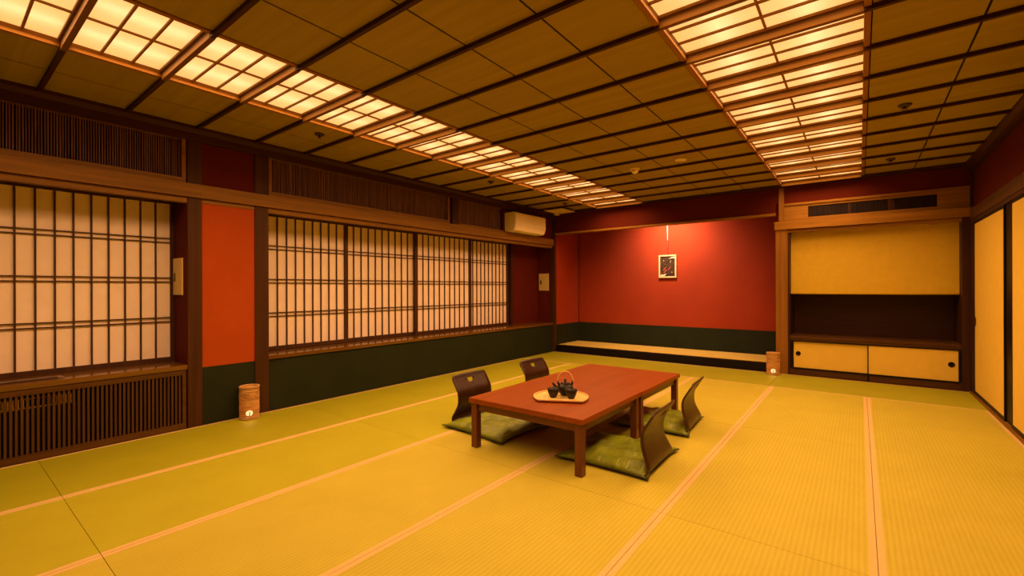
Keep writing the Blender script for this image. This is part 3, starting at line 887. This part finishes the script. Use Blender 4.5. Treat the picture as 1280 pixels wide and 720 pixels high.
# each chair: local +X points to the table, back at local x = 0
seats = [  # x, y, rotation, cushion offset, label bits
    (-1.035, 2.975, PI + 0.02, 'nearer of the two with backs to the sliding doors', 'cushion on the nearer chair of the door side'),
    (-1.095, 3.975, PI + 0.06, 'farther of the two with backs to the sliding doors', 'cushion on the farther chair of the door side'),
    (-2.835, 3.055, -0.03, 'nearer of the two with backs to the shoji', 'cushion on the nearer chair of the shoji side'),
    (-2.815, 4.030, -0.03, 'farther of the two with backs to the shoji', 'cushion on the farther chair of the shoji side'),
]
ch0 = zaisu('x')
for i, (x, y, r, lc, lq) in enumerate(seats):
    c = ch0 if i == 0 else copy_tree(ch0)
    c.location = (x, y, 0.0006); c.rotation_euler = (0, 0, r)
    c['label'] = 'dark plywood legless chair, ' + lc
    q = zabuton('green satin ' + lq, 11 + i, 0.70 if i == 2 else 0.66)
    off = ([0.335, 0.335, 0.355, 0.335][i], [-0.06, -0.03, -0.03, 0.0][i])
    ca, sa = math.cos(r), math.sin(r)
    q.location = (x + ca * off[0] - sa * off[1], y + sa * off[0] + ca * off[1], 0.0112)
    q.rotation_euler = (0, 0, r + [0.0, 0.03, -0.05, 0.02][i])

# ------------------------------------------------------------------ tea set
ZT = 0.3726
tc = Vector((-1.762, 2.883)); ang = math.atan2(0.155, 0.286)      # straight front edge of the tray
def tray_local(u, v):
    return (tc.x + u * math.cos(ang) - v * math.sin(ang), tc.y + u * math.sin(ang) + v * math.cos(ang))
t = empty('tea_tray', (tc.x, tc.y, ZT), ang, label='pale wooden half round tray holding the tea set on the table', cat='tray')
def tray_outline(inset):
    pts = []
    A, yf, cy = 0.205 - inset, -0.118 + inset, 0.030
    pts.append((-0.160 + inset * 0.5, yf)); pts.append((0.160 - inset * 0.5, yf))
    a0 = -0.676
    for k in range(1, 28):
        a = a0 + (PI - 2 * a0) * k / 28
        r = (0.200 - inset) if math.sin(a) > 0 else (0.236 - inset)
        pts.append((A * math.cos(a), cy + r * math.sin(a)))
    return pts
b = MB()
ov = [tray_outline(0.022), tray_outline(0.0)]
lo_ = [b.bm.verts.new((x, y, 0.0)) for x, y in ov[0]]; hi_ = [b.bm.verts.new((x, y, 0.014)) for x, y in ov[1]]
b.bm.faces.new(list(reversed(lo_))); b.bm.faces.new(hi_)
for i in range(len(lo_)):
    j = (i + 1) % len(lo_); b.bm.faces.new((lo_[i], lo_[j], hi_[j], hi_[i]))
b.build('tray_base', 'traywood', t)
o1, o2 = tray_outline(0.0), tray_outline(0.010)
b = MB()
n = len(o1)
va = [b.bm.verts.new((x, y, 0.014)) for x, y in o1]; vb = [b.bm.verts.new((x, y, 0.022)) for x, y in o1]
vc = [b.bm.verts.new((x, y, 0.022)) for x, y in o2]; vd = [b.bm.verts.new((x, y, 0.0135)) for x, y in o2]
for i in range(n):
    j = (i + 1) % n
    b.bm.faces.new((va[i], va[j], vb[j], vb[i])); b.bm.faces.new((vb[i], vb[j], vc[j], vc[i])); b.bm.faces.new((vc[i], vc[j], vd[j], vd[i])); b.bm.faces.new((vd[i], vd[j], va[j], va[i]))
b.build('tray_rim', 'traywood', t)
def cup(x, y, label):
    c = empty('tea_cup', (x, y, ZT + 0.0145), label=label, cat='tea cup', group='black tea cups on the tray')
    MB().lathe([(0, 0.004), (0.019, 0.004), (0.021, 0), (0.023, 0.004), (0.027, 0.010), (0.039, 0.036), (0.0455, 0.066), (0.0445, 0.067), (0.0425, 0.066), (0.035, 0.036), (0.022, 0.014), (0, 0.010)], 36).build('bowl', 'iron', c)
    MB().lathe([(0, 0.038), (0.0352, 0.038), (0.0356, 0.040), (0, 0.0402)], 28).build('tea', 'dark_metal', c)
cup(-1.806, 2.850, 'small black iron tea cup left of the teapot on the tray')
cup(-1.681, 2.898, 'small black iron tea cup right of the teapot on the tray')
t = empty('teapot', (-1.775, 2.970, ZT + 0.0145), label='black iron teapot with a cane hoop handle on the tray', cat='teapot')
t.rotation_euler = (0, 0, math.radians(37.5))
MB().lathe([(0, 0.003), (0.026, 0.003), (0.030, 0), (0.034, 0.006), (0.050, 0.022), (0.060, 0.044), (0.061, 0.058), (0.054, 0.074), (0.040, 0.084), (0.030, 0.087), (0, 0.088)], 36).build('pot_body', 'iron', t)
lid = MB().lathe([(0.033, 0.086), (0.034, 0.090), (0.024, 0.096), (0.010, 0.099), (0, 0.099)], 28).build('lid', 'iron', t)
MB().lathe([(0.004, 0.098), (0.006, 0.104), (0.011, 0.112), (0.010, 0.120), (0, 0.124)], 16).build('lid_knob', 'dark_metal', lid)
MB().tube([(-0.050, 0, 0.045), (-0.070, 0, 0.056), (-0.082, 0, 0.074), (-0.095, 0, 0.092)], [0.017, 0.013, 0.010, 0.0085], 12).build('spout', 'iron', t)
for s in (-1, 1):
    MB().tube([(s * 0.046, 0, 0.078), (s * 0.054, 0, 0.092), (s * 0.055, 0, 0.108)], [0.010, 0.008, 0.005], 10).build('handle_lug', 'iron', t)
MB().tube([(0.055 * math.cos(a) * 1.08, 0, 0.100 + 0.078 * math.sin(a)) for a in [PI * k / 20 for k in range(21)]], 0.0050, 8).build('hoop_handle', 'rattan', t)

# ------------------------------------------------------------------ lanterns
def lantern(x, y, label, r=0.083, h=0.300):
    t = empty('rope_lantern', (x, y, 0.0006), label=label, cat='lantern', group='woven rope floor lanterns')
    t.rotation_euler = (0, 0, math.atan2(-y, -x))       # opening (local +X) faces into the room
    prof = []
    k = 30
    for i in range(k * 4 + 1):
        z = 0.012 + (h - 0.024) * i / (k * 4)
        prof.append((r - 0.003 + 0.0028 * abs(math.sin(PI * i / 4)) + 0.0012 * math.sin(i * 1.7), z))
    inner = [(r - 0.009, p[1]) for p in prof[::8]]
    full = prof + [(r - 0.004, h - 0.006), (r - 0.008, h - 0.006)] + inner[::-1] + [prof[0]]
    o = MB().lathe(full, 48).build('rope_shell', 'rope', t)
    c = MB()
    pts = [(-0.033, 0.030), (0.033, 0.030)] + [(0.033 * math.cos(a), 0.052 + 0.036 * math.sin(a)) for a in [PI * q / 10 for q in range(0, 11)]]
    c.extrude_profile(pts, 'X', 0.04, 0.2)
    cut = c.build('cutter', 'rope', t)
    boolean_cut(o, cut)
    MB().lathe([(0, h - 0.014), (r - 0.010, h - 0.016), (r - 0.010, h - 0.010), (0, h - 0.006)], 40).build('rope_lid', 'rope', t)
    for z0 in (0.0, h - 0.016):
        MB().lathe([(r - 0.014, z0), (r + 0.001, z0), (r + 0.003, z0 + 0.008), (r + 0.001, z0 + 0.016), (r - 0.014, z0 + 0.016), (r - 0.014, z0)], 48).build('rope_hoop', 'rope', t)
    MB().lathe([(0, 0.004), (r - 0.012, 0.004), (r - 0.012, 0.010), (0, 0.010)], 32).build('bottom_disc', 'rope', t)
    lp = MB().lathe([(0, 0.010), (0.024, 0.010), (0.024, 0.020), (0, 0.020)], 20).build('candle_cup', 'dark_metal', t)
    MB().lathe([(0, 0.020), (0.020, 0.022), (0.029, 0.040), (0.026, 0.062), (0.014, 0.082), (0, 0.092)], 20).build('glowing_bulb', 'flame', lp)
    MB().tube([(0.030, 0, 0.020), (0.032, 0.003, 0.045), (0.030, 0, 0.066)], [0.004, 0.0035, 0.002], 6).build('wick_stem', 'dark_metal', lp)
    ld = bpy.data.lights.new('lantern_light', 'POINT'); ld.energy = 0.5; ld.color = (1.0, 0.5, 0.16); ld.shadow_soft_size = 0.02
    lo = bpy.data.objects.new('lantern_light', ld); COL.objects.link(lo); lo.parent = t; lo.location = (0, 0, 0.11)
lantern(-4.50, 1.845, 'woven rope lantern glowing at its base below the red panel')
lantern(-0.945, 7.13, 'woven rope lantern glowing at its base beside the alcove post')

# ------------------------------------------------------------------ world, camera, colour
w = bpy.data.worlds.new('World'); SC.world = w; w.use_nodes = True
w.node_tree.nodes['Background'].inputs[0].default_value = (0.02, 0.01, 0.004, 1)
w.node_tree.nodes['Background'].inputs[1].default_value = 0.2

cam = bpy.data.cameras.new('camera'); co = bpy.data.objects.new('camera', cam); COL.objects.link(co)
cam.sensor_fit = 'HORIZONTAL'; cam.sensor_width = 36.0; cam.lens = 36.0 * 565.44 / 1280
cam.clip_start = 0.02
yaw = math.radians(37.532)
fwd = Vector((-math.sin(yaw), math.cos(yaw), 0)); right = Vector((math.cos(yaw), math.sin(yaw), 0)); up = Vector((0, 0, 1))
roll = math.radians(-0.179)
r2 = right * math.cos(roll) + up * math.sin(roll); u2 = up * math.cos(roll) - right * math.sin(roll)
mat = Matrix((( r2.x, u2.x, -fwd.x), (r2.y, u2.y, -fwd.y), (r2.z, u2.z, -fwd.z))).to_4x4()
mat.translation = Vector((0, 0, 1.2))
co.matrix_world = mat
SC.camera = co
SC.view_settings.view_transform = 'Standard'
SC.view_settings.look = 'None'
SC.view_settings.exposure = 0.0
SC.view_settings.gamma = 1.0
SC.view_settings.use_curve_mapping = False
SC.cycles.max_bounces = 8
SC.cycles.diffuse_bounces = 5
SC.cycles.sample_clamp_indirect = 6.0
SC.cycles.use_denoising = True
